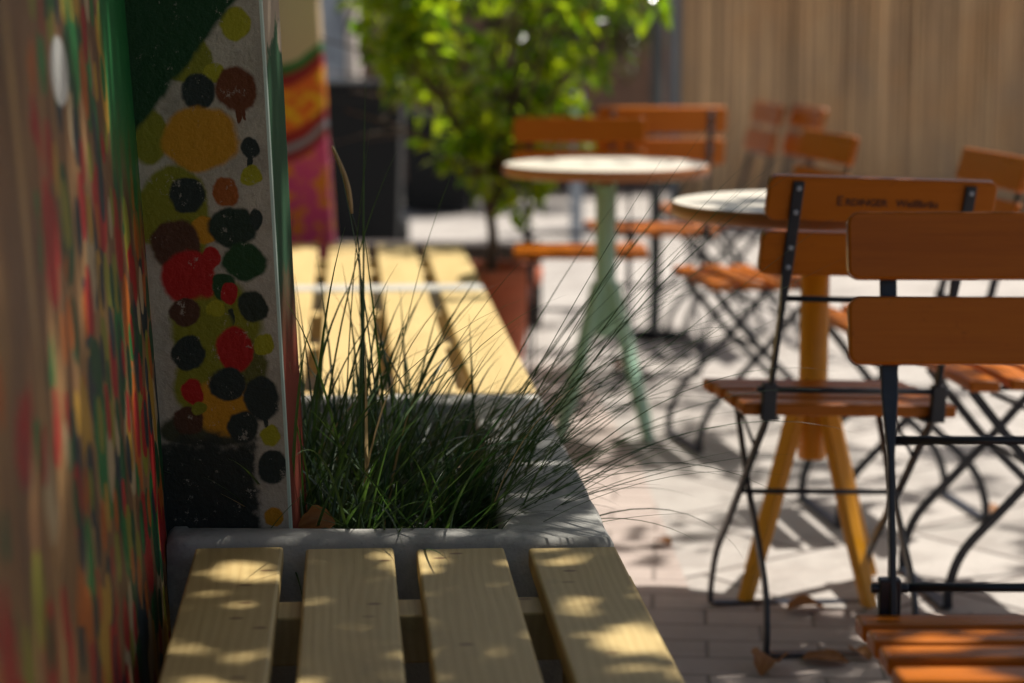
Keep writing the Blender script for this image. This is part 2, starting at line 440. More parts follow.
M = dict(
    orange=m_wood_orange(), pine=m_pine(), steel=m_steel(),
    mint=m_paint('mint_green_paint', (.40,.63,.47), .42), yellow=m_paint('warm_yellow_paint', (.74,.32,.010), .38),
    top=m_paint('cream_table_laminate', (.72,.66,.55), .38, (.4,.33,.25)), edge=m_paint('brown_table_edge', (.36,.13,.035), .4),
    conc=m_concrete('grey_cast_concrete', (.38,.37,.33), (.52,.51,.46)), slabs=m_slabs(), bricks=m_bricks(),
    mural=m_mural(), dots=m_dots(), side=m_side(), fruit=m_pillar2(), reed=m_reed(), soil=m_soil(), bark=m_bark(),
    terra=m_concrete('terracotta_clay', (.48,.11,.045), (.58,.17,.08), 7, .75),
    grass=m_leaf('grass_blade', (.016,.050,.022), (.085,.14,.05), .38, .35, ((.03,.09,.012),(.12,.2,.03))),
    straw=m_leaf('dry_straw_blade', (.50,.34,.15), (.62,.45,.22), .5, .3),
    leafA=m_leaf('glossy_shrub_leaf', (.030,.075,.008), (.075,.13,.012), .13, .58, ((.20,.42,.008),(.60,.70,.015))),
    leafB=m_leaf('dull_shrub_leaf', (.022,.04,.012), (.07,.075,.02), .4, .35, ((.05,.09,.01),(.14,.14,.02))),
    leafC=m_leaf('tree_leaf', (.03,.07,.015), (.07,.12,.02), .4, .18, ((.05,.1,.01),(.1,.16,.02))),
    dry=m_leaf('dry_brown_leaf', (.24,.085,.02), (.42,.19,.05), .6, .3),
    bluewall=m_concrete('pale_blue_render', (.30,.35,.41), (.36,.41,.47), 3), white=m_paint('white_trim_paint', (.62,.56,.50), .5),
    brownwall=m_concrete('brown_timber_stain', (.20,.12,.085), (.28,.17,.12), 3), slate=m_paint('slate_grey_paint', (.15,.18,.20), .6),
    binblack=m_paint('black_bin_plastic', (.004,.005,.006), .9, (.012,.012,.012)), darkbrown=m_paint('dark_brown_finish', (.045,.032,.026), .8, (.02,.02,.02)),
    litedge=m_paint('lit_edge_mint_tone', (.40,.50,.42), .5),  # pale mint tone paints the light caught on the wall end's chamfer
    letter=m_paint('burnt_lettering', (.10,.024,.004), .6, (.06,.02,.005)), rivet=m_paint('worn_rivet_steel', (.35,.37,.42), .35),
)

# ------------------------------------------------------------------ camera
H = 1.15
cam = bpy.data.cameras.new('camera'); co = bpy.data.objects.new('camera', cam); COL.objects.link(co)
co.location = (0, 0, H); co.rotation_euler = (R(90-8.68), 0, 0)
cam.sensor_width = 36; cam.lens = 75.0; cam.clip_start = .05; cam.clip_end = 500
cam.dof.use_dof = True; cam.dof.focus_distance = 2.92; cam.dof.aperture_fstop = 2.8
scene.camera = co

# ------------------------------------------------------------------ light
SUN = Vector((.42, .34, 1.0)).normalized()
el = math.asin(SUN.z); az = math.atan2(SUN.x, SUN.y)
sl = bpy.data.lights.new('sun', 'SUN'); so = bpy.data.objects.new('sun', sl); COL.objects.link(so)
sl.energy = 4.6; sl.angle = R(.53); sl.color = (1.0, .945, .87)
so.location = SUN*30; so.rotation_euler = (-SUN).to_track_quat('-Z', 'Y').to_euler()
w = bpy.data.worlds.new('World'); scene.world = w; w.use_nodes = True
sky = w.node_tree.nodes.new('ShaderNodeTexSky'); sky.sky_type = 'NISHITA'; sky.sun_disc = False
sky.sun_elevation = el; sky.sun_rotation = az; sky.dust_density = 4.0; sky.ozone_density = .6
bg = w.node_tree.nodes['Background']; bg.inputs[1].default_value = .06
w.node_tree.links.new(sky.outputs[0], bg.inputs[0])
scene.view_settings.view_transform = 'Standard'; scene.view_settings.look = 'None'
scene.view_settings.exposure = .52; scene.view_settings.gamma = 1
scene.cycles.use_denoising = True
scene.cycles.max_bounces = 10; scene.cycles.diffuse_bounces = 6; scene.cycles.transmission_bounces = 6
scene.cycles.sample_clamp_indirect = 8

# ------------------------------------------------------------------ ground
bm = bmesh.new()
vs = [bm.verts.new(p) for p in ((-60,-60,0),(60,-60,0),(60,60,0),(-60,60,0))]; bm.faces.new(vs)
tag(obj('ground', bm, M['slabs']), kind='structure')
bm = bmesh.new()
pts = [(-1.2,-2),(3.5,-2),(3.5,3.95),(.80,4.02),(.52,4.08),(.36,4.16),(.33,5.4),(.22,7.0),(-1.2,7.0)]
vs = [bm.verts.new((x, y, .004)) for x, y in pts]; bm.faces.new(vs)
tag(obj('brick_paving', bm, M['bricks']), kind='structure')

# ------------------------------------------------------------------ painted wall and wall ends
def wall_x(y): return -.252-.077*y
LEAN = .056
def leaned(name, foot, z0, z1, mats, parent=None, side=None, seg=8, cham=.012, lean=LEAN):
    """prism over a footprint (list of x,y), leaning to -x as it rises; z0 at base"""
    verts, faces, fm = [], [], []
    n = len(foot)
    for k in range(seg+1):
        z = z0+(z1-z0)*k/seg
        for x, y in foot: verts.append((x-lean*(z-.45)+.0015*noise.noise((x*9, y*9, z*5)), y, z))
    for k in range(seg):
        for i in range(n):
            faces.append((k*n+i, k*n+(i+1)%n, (k+1)*n+(i+1)%n, (k+1)*n+i)); fm.append(side[i] if side else 0)
    faces.append(tuple(range(n))[::-1]); fm.append(0)
    faces.append(tuple(seg*n+i for i in range(n))); fm.append(0)
    return raw(name, verts, faces, mats, parent, fmat=fm)
ys = [.2+.2*i for i in range(36)]
foot = [(wall_x(y), y) for y in ys] + [(wall_x(y)-.22, y) for y in reversed(ys)]
tag(leaned('mural_wall', foot, 0, 2.3, M['mural']), 'long wall at the left covered with blurred multicoloured painted spots on brown', 'wall')
xr = px2x(288) ; xl = wall_x(PIL_Y)-.02
cs_ = .0045
foot = [(xl, PIL_Y), (xr-cs_, PIL_Y), (xr-cs_*.3, PIL_Y+cs_*.3), (xr, PIL_Y+cs_), (xr+.006, PIL_Y+.15), (xl-.02, PIL_Y+.15)]
tag(leaned('painted_wall_end', foot, .3, 2.3, [M['dots'], M['side'], M['litedge']], side=[0,2,2,1,1,1], lean=.040),
    'narrow white wall end with yellow red and dark painted dots and a green top', 'wall end')
P2Y = 6.86
x0, x1 = wall_x(P2Y)-.03, (329-512)*6.8/2133
foot = [(0, 0), (x1-x0, 0), (x1-x0, .16), (0, .16)]
o = leaned('painted_wall_end', foot, 0, 2.3, M['fruit'], lean=.05)
o.location = (x0, P2Y, 0)
tag(o, 'far beige wall end painted with an orange red and pink fruit slice', 'wall end')

# ------------------------------------------------------------------ concrete planter
pe = empty('concrete_planter', (-.2, 3.35, 0))
def redge(y): return .352-.077*y
def grid_ring(outer, inner, z_top, z_bot, z_in):
    bm = bmesh.new()
    n = len(outer)
    def ring(pts, z, jit): return [bm.verts.new((x+jit*noise.noise((x*11,y*11,1)), y+jit*noise.noise((x*11,y*11,7)), z+jit*noise.noise((x*8,y*8,3)))) for x, y in pts]
    r = .008
    def inset(pts, d):
        cx = sum(p[0] for p in pts)/n; cy = sum(p[1] for p in pts)/n
        return [(x+(d if x < cx else -d), y+(d if y < cy else -d)) for x, y in pts]
    a = ring(outer, z_bot, 0); b = ring(outer, z_top-r, .0035); c = ring(inset(outer, r), z_top, .0035)
    d = ring(inset(inner, -r), z_top, .0035); e = ring(inner, z_top-r, .0035); f = ring(inner, z_in, .002)
    for p, q in ((a,b),(b,c),(c,d),(d,e),(e,f)):
        for i in range(n):
            fc = bm.faces.new((p[i], p[(i+1)%n], q[(i+1)%n], q[i])); fc.smooth = True
    return bm
def lerp_poly(c, k):
    out = []
    for i in range(4):
        a, b = c[i], c[(i+1)%4]
        for j in range(k): out.append((a[0]+(b[0]-a[0])*j/k, a[1]+(b[1]-a[1])*j/k))
    return out
yf, yb = 2.79, 3.90
outer = lerp_poly([(wall_x(yf)+.002, yf), (redge(yf), yf), (redge(yb), yb), (wall_x(yb)+.002, yb)], 24)
inner = lerp_poly([(wall_x(yf)+.03, yf+.068), (redge(yf)-.150, yf+.068), (redge(yb)-.125, yb-.07), (wall_x(yb)+.03, yb-.07)], 24)
bm = grid_ring(outer, inner, .456, 0, .34)
o = obj('trough', bm, M['conc']); o.parent = pe; o.location = (.2, -3.35, 0)
# soil bed
V, F = [], []
nx, ny = 26, 50
for j in range(ny+1):
    for i in range(nx+1):
        y = yf+.05+(yb-yf-.10)*j/ny; xa = wall_x(y)+.02; xb = redge(y)-.12
        x = xa+(xb-xa)*i/nx
        V.append((x+.2, y-3.35, .375+.022*noise.noise((x*14, y*14, 0))+.012*noise.noise((x*40, y*40, 0))))
for j in range(ny):
    for i in range(nx): F.append((j*(nx+1)+i, j*(nx+1)+i+1, (j+1)*(nx+1)+i+1, (j+1)*(nx+1)+i))
raw('soil', V, F, M['soil'], pe, smooth=True)
tag(pe, 'grey concrete raised planter with a broad right rim holding grass', 'planter')

# ------------------------------------------------------------------ slatted benches
def plank_seat(L, edges, width, th, z, parent, jit=.004, name='seat'):
    bm = bmesh.new(); ends = []
    for k, e in enumerate(edges):
        a = rng.uniform(-jit, jit); b = rng.uniform(-jit, jit)
        zz = z+rng.uniform(-.0015, .0015)
        box(bm, -e-width, -e, a, L+b+(e+width*.5)*.077, zz-th, zz)
        ends.append(rng.random())
    o = obj(name, bm, M['pine'], parent, bevel=.0045, seg=3)
    at = o.data.attributes.new('tint', 'FLOAT', 'POINT')
    at.data.foreach_set('value', [ends[i//8] for i in range(len(o.data.vertices))])
    return o
BD = math.atan(.077)
def bench(name, y0, y1, z=.45, panel=False):
    L = (y1-y0)/math.cos(BD)
    e = empty(name, (.352-.077*y0, y0, 0), BD)
    plank_seat(L, (0, .1485, .2955, .4425), .117, .028, z, e)
    for yy in (L-.21, L*.5, .12):
        bm = bmesh.new(); box(bm, -.545, -.006, yy, yy+.075, z-.028-.062, z-.0285); b = obj('crossbeam', bm, M['pine'], e, bevel=.003)
    for yy in (L-.205, .125):
        for xx in (-.53, -.085):
            bm = bmesh.new(); box(bm, xx, xx+.065, yy+.003, yy+.068, 0.004, z-.0915); obj('leg', bm, M['pine'], e, bevel=.003)
    if panel:  # added unseen board, blocks light so the space under the slats stays dark
        bm = bmesh.new(); box(bm, -.005, .018, .02, L-.02, .006, z-.034); obj('shade_board', bm, M['pine'], e, bevel=.003)
    return e
tag(bench('slatted_bench', 1.15, 2.772, panel=True), 'pale pine bench of four slats in the shaded foreground with spots of light', 'bench', 'slatted benches along the wall')
tag(bench('slatted_bench', 3.96, 5.44), 'sunlit pine bench directly behind the planted grass', 'bench', 'slatted benches along the wall')
tag(bench('slatted_bench', 5.60, 6.60), 'farthest sunlit pine bench beyond the white concrete strip', 'bench', 'slatted benches along the wall')
bm = bmesh.new()
box(bm, -.60, 0, .0, .10, .0, .455)
o = obj('concrete_kerb', bm, M['conc'], bevel=.01); o.location = (.352-.077*5.47, 5.47, 0); o.rotation_euler.z = BD
tag(o, 'low pale concrete strip between the two sunlit benches', 'concrete block')
bm = bmesh.new(); box(bm, -.42, .36, 0, .14, 0, .31)  # long low dark block across the view beyond the farthest bench
o = obj('dark_block', bm, M['darkbrown'], bevel=.008); o.location = (-.25, 7.9, 0)
tag(o, 'low dark block lying across behind the farthest bench and pot', 'sleeper')

# ------------------------------------------------------------------ chairs
def make_chair(name, seat_tilt=1.5, top=.836, recl=.085, lettering=False):
    e = empty(name, (0,0,0))
    zs = .458
    # seat
    bm = bmesh.new(); th = .022
    T = Matrix.Translation((0, -.155, zs)) @ Matrix.Rotation(R(seat_tilt), 4, 'X') @ Matrix.Translation((0, .155, -zs))
    for k in range(4):
        y0 = -.155+k*.0812
        dz = -.004 if k == 3 else 0
        box(bm, -.200, .200, y0, y0+.060, zs-th+dz, zs+dz, M=T)
    obj('seat', bm, M['orange'], e, bevel=.005, seg=3)
    for s in (-1, 1):
        bm = bmesh.new(); box(bm, s*.145-.011, s*.145+.011, -.16, .145, zs-th-.0075, zs-th-.0012, M=T); obj('seat_rail', bm, M['steel'], e)
    # back posts that run down into the front legs
    sl_t = .018
    yt = -.165-recl
    zb = zs+.03
    def post_y(z): return -.165-(z-zb)/(top-zb)*recl
    path = smooth_path([(.165,.004),(.163,.05),(.135,.12),(.06,.20),(-.02,.285),(-.10,.375),(-.150,.430),(-.165,zb),(post_y(zb+.06),zb+.06)], 5)
    n1 = len(path)
    up = [(post_y(z), z) for z in (zb+.10, zb+.15, zb+.17, zb+.19, zb+.205, zb+.22, top-.10, top-.008)]
    path = path+[Vector(p) for p in up]
    secs = []
    for i, p in enumerate(path):
        z = p[1]
        if i < n1: secs.append((.008, .018))
        else:
            k = min(1, max(0, (z-zb-.15)/.07)); secs.append((.008+.012*k, .018-.0125*k))
    for s in (-1, 1):
        bm = bmesh.new(); strap(bm, path, s*.155, secs)
        for zr in (top-.02, top-.062, top-.125, top-.16):
            rod(bm, (s*.155, post_y(zr)-.006, zr), (s*.155, post_y(zr)-.0015, zr), .0048, .005, 10, 1)
        obj('back_post', bm, [M['steel'], M['rivet']], e, bevel=.0015)
        # rear legs
        p2 = smooth_path([(-.185,.004),(-.183,.05),(-.155,.12),(-.085,.195),(.0,.28),(.075,.37),(.125,.432)], 5)
        bm = bmesh.new(); strap(bm, p2, s*.140, [(.008,.018)]*len(p2)); obj('rear_leg', bm, M['steel'], e, bevel=.0015)
        bm = bmesh.new(); box(bm, s*.158-.013, s*.158+.013, -.176, -.158, zs-.028, zs+.040); 
        rod(bm, (s*.158-.022, -.166, zs+.028), (s*.158+.022, -.166, zs+.028), .006)
        obj('hinge_block', bm, M['steel'], e, bevel=.002)
        bm = bmesh.new(); rod(bm, (s*.148, .09, zs-.03), (s*.148, -.08, .352), .0035, n=8); obj('stay', bm, M['steel'], e)
    # cross pieces
    bm = bmesh.new(); rod(bm, (-.155, -.018, .268), (.155, -.018, .268), .005); obj('pivot_rod', bm, M['steel'], e)
    zc = .655; bm = bmesh.new(); rod(bm, (-.151, post_y(zc), zc), (.151, post_y(zc), zc), .0055); obj('crossbar', bm, M['steel'], e)
    bm = bmesh.new(); rod(bm, (-.150, -.169, zs+.028), (.150, -.169, zs+.028), .0055); obj('crossbar', bm, M['steel'], e)
    for y, xx in ((.165, .155), (-.185, .140)):
        bm = bmesh.new(); box(bm, -xx+.006, xx-.006, y-.013, y+.013, .002, .007); obj('foot_bar', bm, M['steel'], e)
    # backrest: two boards with rounded corners
    bm = bmesh.new()
    ang = math.atan2(recl, top-zb)
    for zt in (top, top-.098):
        hh = .080; ww = .205; r = .014
        pts = []
        for cx, cz, a0 in ((ww-r, -r, 0), (-ww+r, -r, 90), (-ww+r, -hh+r, 180), (ww-r, -hh+r, 270)):
            for k in range(6):
                a = R(a0+k*18); pts.append((cx+r*math.cos(a), cz+r*math.sin(a)))
        T = Matrix.Translation((0, post_y(zt)+.0035, zt)) @ Matrix.Rotation(ang, 4, 'X')
        A = [bm.verts.new(T @ Vector((x, 0, z))) for x, z in pts]; B = [bm.verts.new(T @ Vector((x, sl_t, z))) for x, z in pts]
        bm.faces.new(A); bm.faces.new(B[::-1])
        for i in range(len(A)): bm.faces.new((A[i], A[(i+1)%len(A)], B[(i+1)%len(A)], B[i]))
    br = obj('backrest', bm, M['orange'], e, bevel=.003, seg=2)
    if lettering:
        dg = None
        for txt, x, sz in (('E', -.083, .024), ('RDINGER', -.067, .018), ('Weißbräu', .024, .019)):
            cu = bpy.data.curves.new('lettering', 'FONT'); cu.body = txt; cu.size = sz; cu.extrude = .0006; cu.offset = .0003; cu.align_x = 'LEFT'
            to = bpy.data.objects.new('lettering', cu); COL.objects.link(to)
            bpy.context.view_layer.update()
            me = bpy.data.meshes.new_from_object(to.evaluated_get(bpy.context.evaluated_depsgraph_get()))
            bpy.data.objects.remove(to); me.materials.append(M['letter'])
            lo = bpy.data.objects.new('lettering', me); COL.objects.link(lo); lo.parent = br
            zc = top-.048
            lo.matrix_local = Matrix.Translation((x, post_y(zc)+.0027, zc)) @ Matrix.Rotation(ang, 4, 'X') @ Matrix.Rotation(R(90), 4, 'X')
    return e
GR = 'folding beer garden chairs'
def put(o, x, y, th, label, ry=0.0):
    o.location = (x, y, 0); o.rotation_euler = (0, R(ry), R(th)); tag(o, label, 'chair', GR); return o
c1 = make_chair('folding_chair', seat_tilt=4.0, top=.918, recl=.10)
put(c1, .601, 2.265, 180, 'shaded orange wooden folding chair facing us at the right front, cut by the edge')
c2 = make_chair('folding_chair', seat_tilt=0.0, top=.872, recl=.10, lettering=True)
put(c2, .568, 3.93, 9, 'folding chair seen from behind with dark burnt lettering on its top back board', ry=2.4)
c3 = make_chair('folding_chair')
put(c3, .630, 5.74, 101, 'folding chair standing right of the mint green table, its front feet in sun')
put(copy_tree(c3), .205, 6.40, 179, 'folding chair tucked under the mint green table, facing us')
put(copy_tree(c3), .45, 6.95, 5, 'folding chair turned away from us just behind the mint green table').scale.z = 1.035
put(copy_tree(c3), .885, 4.90, 98, 'folding chair behind the yellow table leg with its back at the right edge')
put(copy_tree(c3), 1.00, 4.22, 96, 'side-on folding chair at the right edge, its crossed legs behind the shaded front chair')
put(copy_tree(c3), .70, 7.75, 97, 'leftmost of the small distant chairs in front of the reed screen')
put(copy_tree(c3), .805, 7.45, 97, 'distant folding chair in the middle of the row before the reed screen')

# ------------------------------------------------------------------ bistro tables
def table(x, y, zt, r, paint, label, rot, edge_mat):
    e = empty('bistro_table', (x, y, 0), R(rot))
    bm = bmesh.new()
    prof = [(0.0001, zt), (r-.010, zt), (r-.004, zt-.001)]
    lathe(bm, prof, 64, 0)
    lathe(bm, [(r-.004, zt-.001), (r, zt-.005), (r, zt-.024), (r-.006, zt-.030), (.0001, zt-.030)], 64, 1)
    obj('tabletop', bm, [M['top'], edge_mat], e)
    bm = bmesh.new(); box(bm, -.20, .20, -.02, .02, zt-.048, zt-.0305); box(bm, -.02, .02, -.20, .20, zt-.0505, zt-.0485)
    obj('top_bracket', bm, paint, e, bevel=.002)
    bm = bmesh.new(); lathe(bm, [(.0001, .275), (.027, .275), (.0285, .278), (.0285, zt-.051), (.0001, zt-.051)], 28)
    obj('pole', bm, paint, e)
    for k in range(4):
        a = R(45+90*k); d = Vector((math.cos(a), math.sin(a), 0)); s_ = Vector((-d.y, d.x, 0))
        bm = bmesh.new()
        path = [d*.030+Vector((0,0,.425)), d*.050+Vector((0,0,.355)), d*.115+Vector((0,0,.16)), d*.172+Vector((0,0,.006))]
        ws = [.030, .036, .033, .026]
        rings = []
        for p, w_ in zip(path, ws):
            rings.append([bm.verts.new(p + s_*sx*w_/2 + d*sd*.013 + Vector((0,0,1))*0) for sx, sd in ((-1,-1),(1,-1),(1,1),(-1,1))])
        for p, q in zip(rings, rings[1:]):
            for i in range(4): bm.faces.new((p[i], p[(i+1)%4], q[(i+1)%4], q[i]))
        bm.faces.new(rings[0][::-1]); bm.faces.new(rings[-1])
        obj('leg', bm, paint, e, bevel=.004)
    tag(e, label, 'table'); return e
table(.257, 5.82, .752, .281, M['mint'], 'round bistro table on a mint green pole with splayed legs', -2.5, M['edge'])
table(.600, 4.19, .790, .287, M['yellow'], 'round bistro table on an orange yellow pole with splayed legs', -9.5, M['edge'])

# ------------------------------------------------------------------ leaves
def leaf_cloud(items, curl=.25):
    """items: (pos, dir, normal, length, width, tint) -> one mesh of six-sided folded leaves"""
    V, F, C = [], [], []
    for p, d, n, L, W, tn in items:
        s_ = d.cross(n).normalized(); n = s_.cross(d).normalized()
        b = len(V)
        V += [p, p+d*L*.33+s_*W*.46+n*W*.18, p+d*L*.70+s_*W*.38+n*(W*.12-L*curl*.25), p+d*L-n*L*curl,
              p+d*L*.70-s_*W*.38+n*(W*.12-L*curl*.25), p+d*L*.33-s_*W*.46+n*W*.18, p+d*L*.36, p+d*L*.70-n*L*curl*.3]
        F += [(b, b+1, b+6), (b, b+6, b+5), (b+1, b+2, b+7, b+6), (b+6, b+7, b+4, b+5), (b+2, b+3, b+7), (b+7, b+3, b+4)]
        C += [tn]*8
    return V, F, C
def rvec(): 
    while True:
        v = Vector((rng.uniform(-1,1), rng.uniform(-1,1), rng.uniform(-1,1)))
        if .05 < v.length < 1: return v.normalized()

# potted shrub
def shrub():
    e = empty('potted_shrub', (-.075, 7.06, 0))
    bm = bmesh.new()
    lathe(bm, [(.0001,.004),(.105,.004),(.112,.012),(.145,.262),(.147,.264),(.172,.268),(.176,.276),(.178,.318),(.172,.326),(.150,.326),(.147,.31),(.14,.26)], 40)
    obj('pot', bm, M['terra'], e)
    bm = bmesh.new(); lathe(bm, [(.0001,.286),(.08,.29),(.1445,.285)], 30); obj('soil', bm, M['soil'], e)
    bm = bmesh.new(); tips = []
    tube(bm, smooth_path([(0,0,.27),(.012,.01,.42),(-.008,.0,.58),(.015,.01,.75)], 4), [.020-.0007*i for i in range(13)])
    for k in range(40):
        a = rng.uniform(0, 6.283); z0 = rng.uniform(.50, .78)
        rr = rng.uniform(.25, .62); zt = rng.uniform(.55, 1.75)
        tip = Vector((rr*math.cos(a), rr*math.sin(a)*.8, zt)); st = Vector((0, 0, z0))
        q_ = min(1, max(.12, (zt-.5)/.42)); tip.x *= q_; tip.y *= q_
        mid = st.lerp(tip, .5)+Vector((0, 0, .06))+rvec()*.05
        pth = smooth_path([st, mid, tip], 4); tube(bm, pth, [.010-.0009*i for i in range(len(pth))], 6); tips.append((mid, tip))
        for q in range(3):
            t2 = mid.lerp(tip, rng.uniform(.2, .8))+rvec()*.17
            pp = smooth_path([mid.lerp(tip, .3*q), mid.lerp(tip, .3*q).lerp(t2, .5)+rvec()*.02, t2], 3); tube(bm, pp, [.005-.0005*i for i in range(len(pp))], 5)
            tips.append((mid.lerp(tip, .3*q), t2))
    obj('trunk', bm, M['bark'], e)
    it = []
    for a, b in tips:
        for k in range(13):
            f = rng.uniform(.25, 1.08); p = a.lerp(b, f)+rvec()*rng.uniform(.0, .075)
            if p.z < .45 or p.x > .13+max(0, p.z-.52)*1.3 or p.x < -.13-max(0, p.z-.6)*.55: continue
            d = ((b-a).normalized()*.6+rvec()).normalized(); n = (Vector((.15,-.3,.9))+rvec()*.75).normalized()
            L = rng.uniform(.055, .10)
            it.append((p, d, n, L, L*rng.uniform(.42, .58), rng.random()))
    V, F, C = leaf_cloud(it); raw('crown', V, F, M['leafA'], e, cols=C)
    tag(e, 'bright green leafy shrub growing in a terracotta pot beside the sunlit benches', 'potted plant')
shrub()
def bush(x, y, w, d, h, n, label, z0=.2):
    e = empty('background_bush', (x, y, 0))
    bm = bmesh.new()
    for k in range(9):
        a = rng.uniform(0, 6.28); tip = Vector((w*.45*math.cos(a), d*.45*math.sin(a), rng.uniform(.5, .95)*h))
        pp = smooth_path([(rng.uniform(-.1,.1), rng.uniform(-.05,.05), 0), tip*.5+rvec()*.05, tip], 4); tube(bm, pp, [.022-.0022*i for i in range(len(pp))], 6)
    obj('trunk', bm, M['bark'], e)
    it = []
    cl = [(rng.uniform(-.5,.5)*w, rng.uniform(-.5,.5)*d, rng.uniform(z0, 1)*h, rng.uniform(.12,.3)) for _ in range(34)]
    for k in range(n):
        cx, cy, cz, cr = rng.choice(cl); p = Vector((cx, cy, cz))+rvec()*cr*rng.random()**.4
        if p.z < .05: continue
        L = rng.uniform(.05, .10)
        it.append((p, rvec(), (Vector((0,0,1))+rvec()).normalized(), L, L*.5, rng.random()))
    V, F, C = leaf_cloud(it); raw('crown', V, F, M['leafB'], e, cols=C)
    tag(e, label, 'bush')
bush(-.05, 13.3, 1.9, .6, 2.0, 3000, 'dull dark olive bush behind the potted shrub', .45)

# ------------------------------------------------------------------ ornamental grass
def blades(n, gen):
    V, F, C = [], [], []
    for _ in range(n):
        p, a, e0, L, k, w_, tn = gen()
        N = 13; e_ = e0; q = Vector(p); ds = L/N
        tw = rng.uniform(-.25, .25)
        for i in range(N+1):
            t_ = i/N
            wd = w_*(1-t_**2.2)*(.75+.25*min(1, t_*5))+.0003
            h = Vector((math.cos(a), math.sin(a), 0)); s_ = Vector((-math.sin(a), math.cos(a), 0))
            tn3 = h*math.cos(e_)+Vector((0,0,1))*math.sin(e_); nn = s_.cross(tn3)
            b = len(V)
            V += [q+s_*wd*.5+nn*wd*.22, q, q-s_*wd*.5+nn*wd*.22]; C += [tn]*3
            if i: F += [(b-3, b-2, b+1, b), (b-2, b-1, b+2, b+1)]
            q = q+tn3*ds; e_ -= k*ds*(.4+1.5*t_); a += tw*ds
    return V, F, C
def clump(name, center, spread, n, lean_az, Lr, kr, er, label, wr=(.0022,.0042), extra=(), dry=0, hard=None):
    o = empty(name, (center[0], center[1], .375))
    def gen():
        r = spread*math.sqrt(rng.random()); th = rng.uniform(0, 6.283)
        p = (r*math.cos(th)*hard[0] if hard else r*math.cos(th), r*math.sin(th)*(hard[1] if hard else 1), 0)
        a = th+rng.gauss(0, .7) if rng.random() < .55 else lean_az+rng.gauss(0, .65)
        e0 = R(rng.uniform(*er)); L = rng.uniform(*Lr)*(1-.35*rng.random()**2)
        return p, a, e0, L, rng.uniform(*kr), rng.uniform(*wr), rng.random()
    V, F, C = blades(n, gen)
    ex = list(extra)
    if ex:
        def gen2():
            return ex.pop()
        V2, F2, C2 = blades(len(ex), gen2); b = len(V); V += V2; F += [tuple(i+b for i in f) for f in F2]; C += C2
    raw('blades', V, F, M['grass'], o, cols=C)
    if dry:
        V, F, C = blades(dry, gen); raw('dry_blades', V, F, M['straw'], o, cols=C)
    tag(o, label, 'grass'); return o
WR = (.0040, .0070)
clump('ornamental_grass', (-.275, 3.08), .14, 150, R(70), (.24,.54), (.2,3.2), (40,88), 'tall upright tuft of dark green grass against the dotted wall end', wr=WR, dry=10, hard=(.75,1.2),
      extra=[((.02,.05,0), R(40), R(88), .62, .25, .004, .4), ((.07,.1,0), R(20), R(84), .66, .6, .004, .6), ((.09,.0,0), R(140), R(86), .64, .4, .004, .3), ((.05,.12,0), R(95), R(85), .70, .5, .004, .5), ((.0,.0,0), R(150), R(82), .6, .7, .004, .9), ((-.02,-.02,0), R(60), R(80), .62, .8, .004, .8)]
      + [((rng.uniform(-.08,.1), rng.uniform(-.1,.15), 0), rng.uniform(0, 6.28), R(rng.uniform(55, 88)), rng.uniform(.38, .60), rng.uniform(.1, 1.6), .0046, rng.random()) for _ in range(26)])
ex = []
for k in range(30):
    ex.append(((rng.uniform(-.06,.09), rng.uniform(-.20,.22), 0), R(rng.uniform(-42, 26)), R(rng.uniform(34, 60)), rng.uniform(.42,.70), rng.uniform(.9, 2.0), rng.uniform(.0042,.0056), rng.random()*.5))
for k in range(26):
    ex.append(((rng.uniform(-.06,.06), rng.uniform(-.18,.2), 0), R(rng.uniform(-25, 30)), R(rng.uniform(32, 64)), rng.uniform(.55,.82), rng.uniform(.1, .55), rng.uniform(.0040,.0056), rng.random()*.5))
for k in range(14):
    ex.append(((rng.uniform(-.03,.08), rng.uniform(-.26,-.1), 0), R(rng.uniform(-60, 10)), R(rng.uniform(20, 45)), rng.uniform(.35,.55), rng.uniform(.6, 1.6), rng.uniform(.0034,.0044), rng.random()))
clump('ornamental_grass', (-.115, 3.16), .15, 170, R(10), (.18,.44), (.4,3.6), (22,82), 'low spreading tuft of grass arching over the right concrete rim', wr=WR, dry=10, extra=ex, hard=(.95,1.7))
# short curling undergrowth that fills the bed
def gen_low():
    y = rng.uniform(-.26, .45); x = rng.uniform(-.20, .17)
    return (x, y, 0), rng.uniform(0, 6.28), R(rng.uniform(25, 85)), rng.uniform(.10, .26), rng.uniform(1, 7), rng.uniform(.0028, .0046), rng.random()*.8
V, F, C = blades(420, gen_low)
o = raw('undergrowth', V, F, M['grass'], cols=C); o.location = (-.20, 3.14, .375); tag(o, 'short tangled grass undergrowth filling the planter bed', 'grass', kind='stuff')
# the straw seed head rising above the grass
bm = bmesh.new(); e = empty('grass_seed_stalk', (-.22, 3.18, .385))
pth = smooth_path([(0,0,0),(-.005,.02,.25),(-.012,.03,.42),(-.022,.03,.47)], 5); tube(bm, pth, [.0013]*len(pth), 5); obj('stalk', bm, M['grass'], e)
bm = bmesh.new(); pth = smooth_path([(-.022,.03,.47),(-.030,.03,.52),(-.050,.03,.572)], 5); tube(bm, pth, [.0025,.004,.0045,.0046,.0045,.0044,.0042,.004,.0035,.003,.0015][:len(pth)], 6); obj('seed_head', bm, M['straw'], e)
tag(e, 'single straw coloured seed stalk bending left above the grass', 'grass stalk')

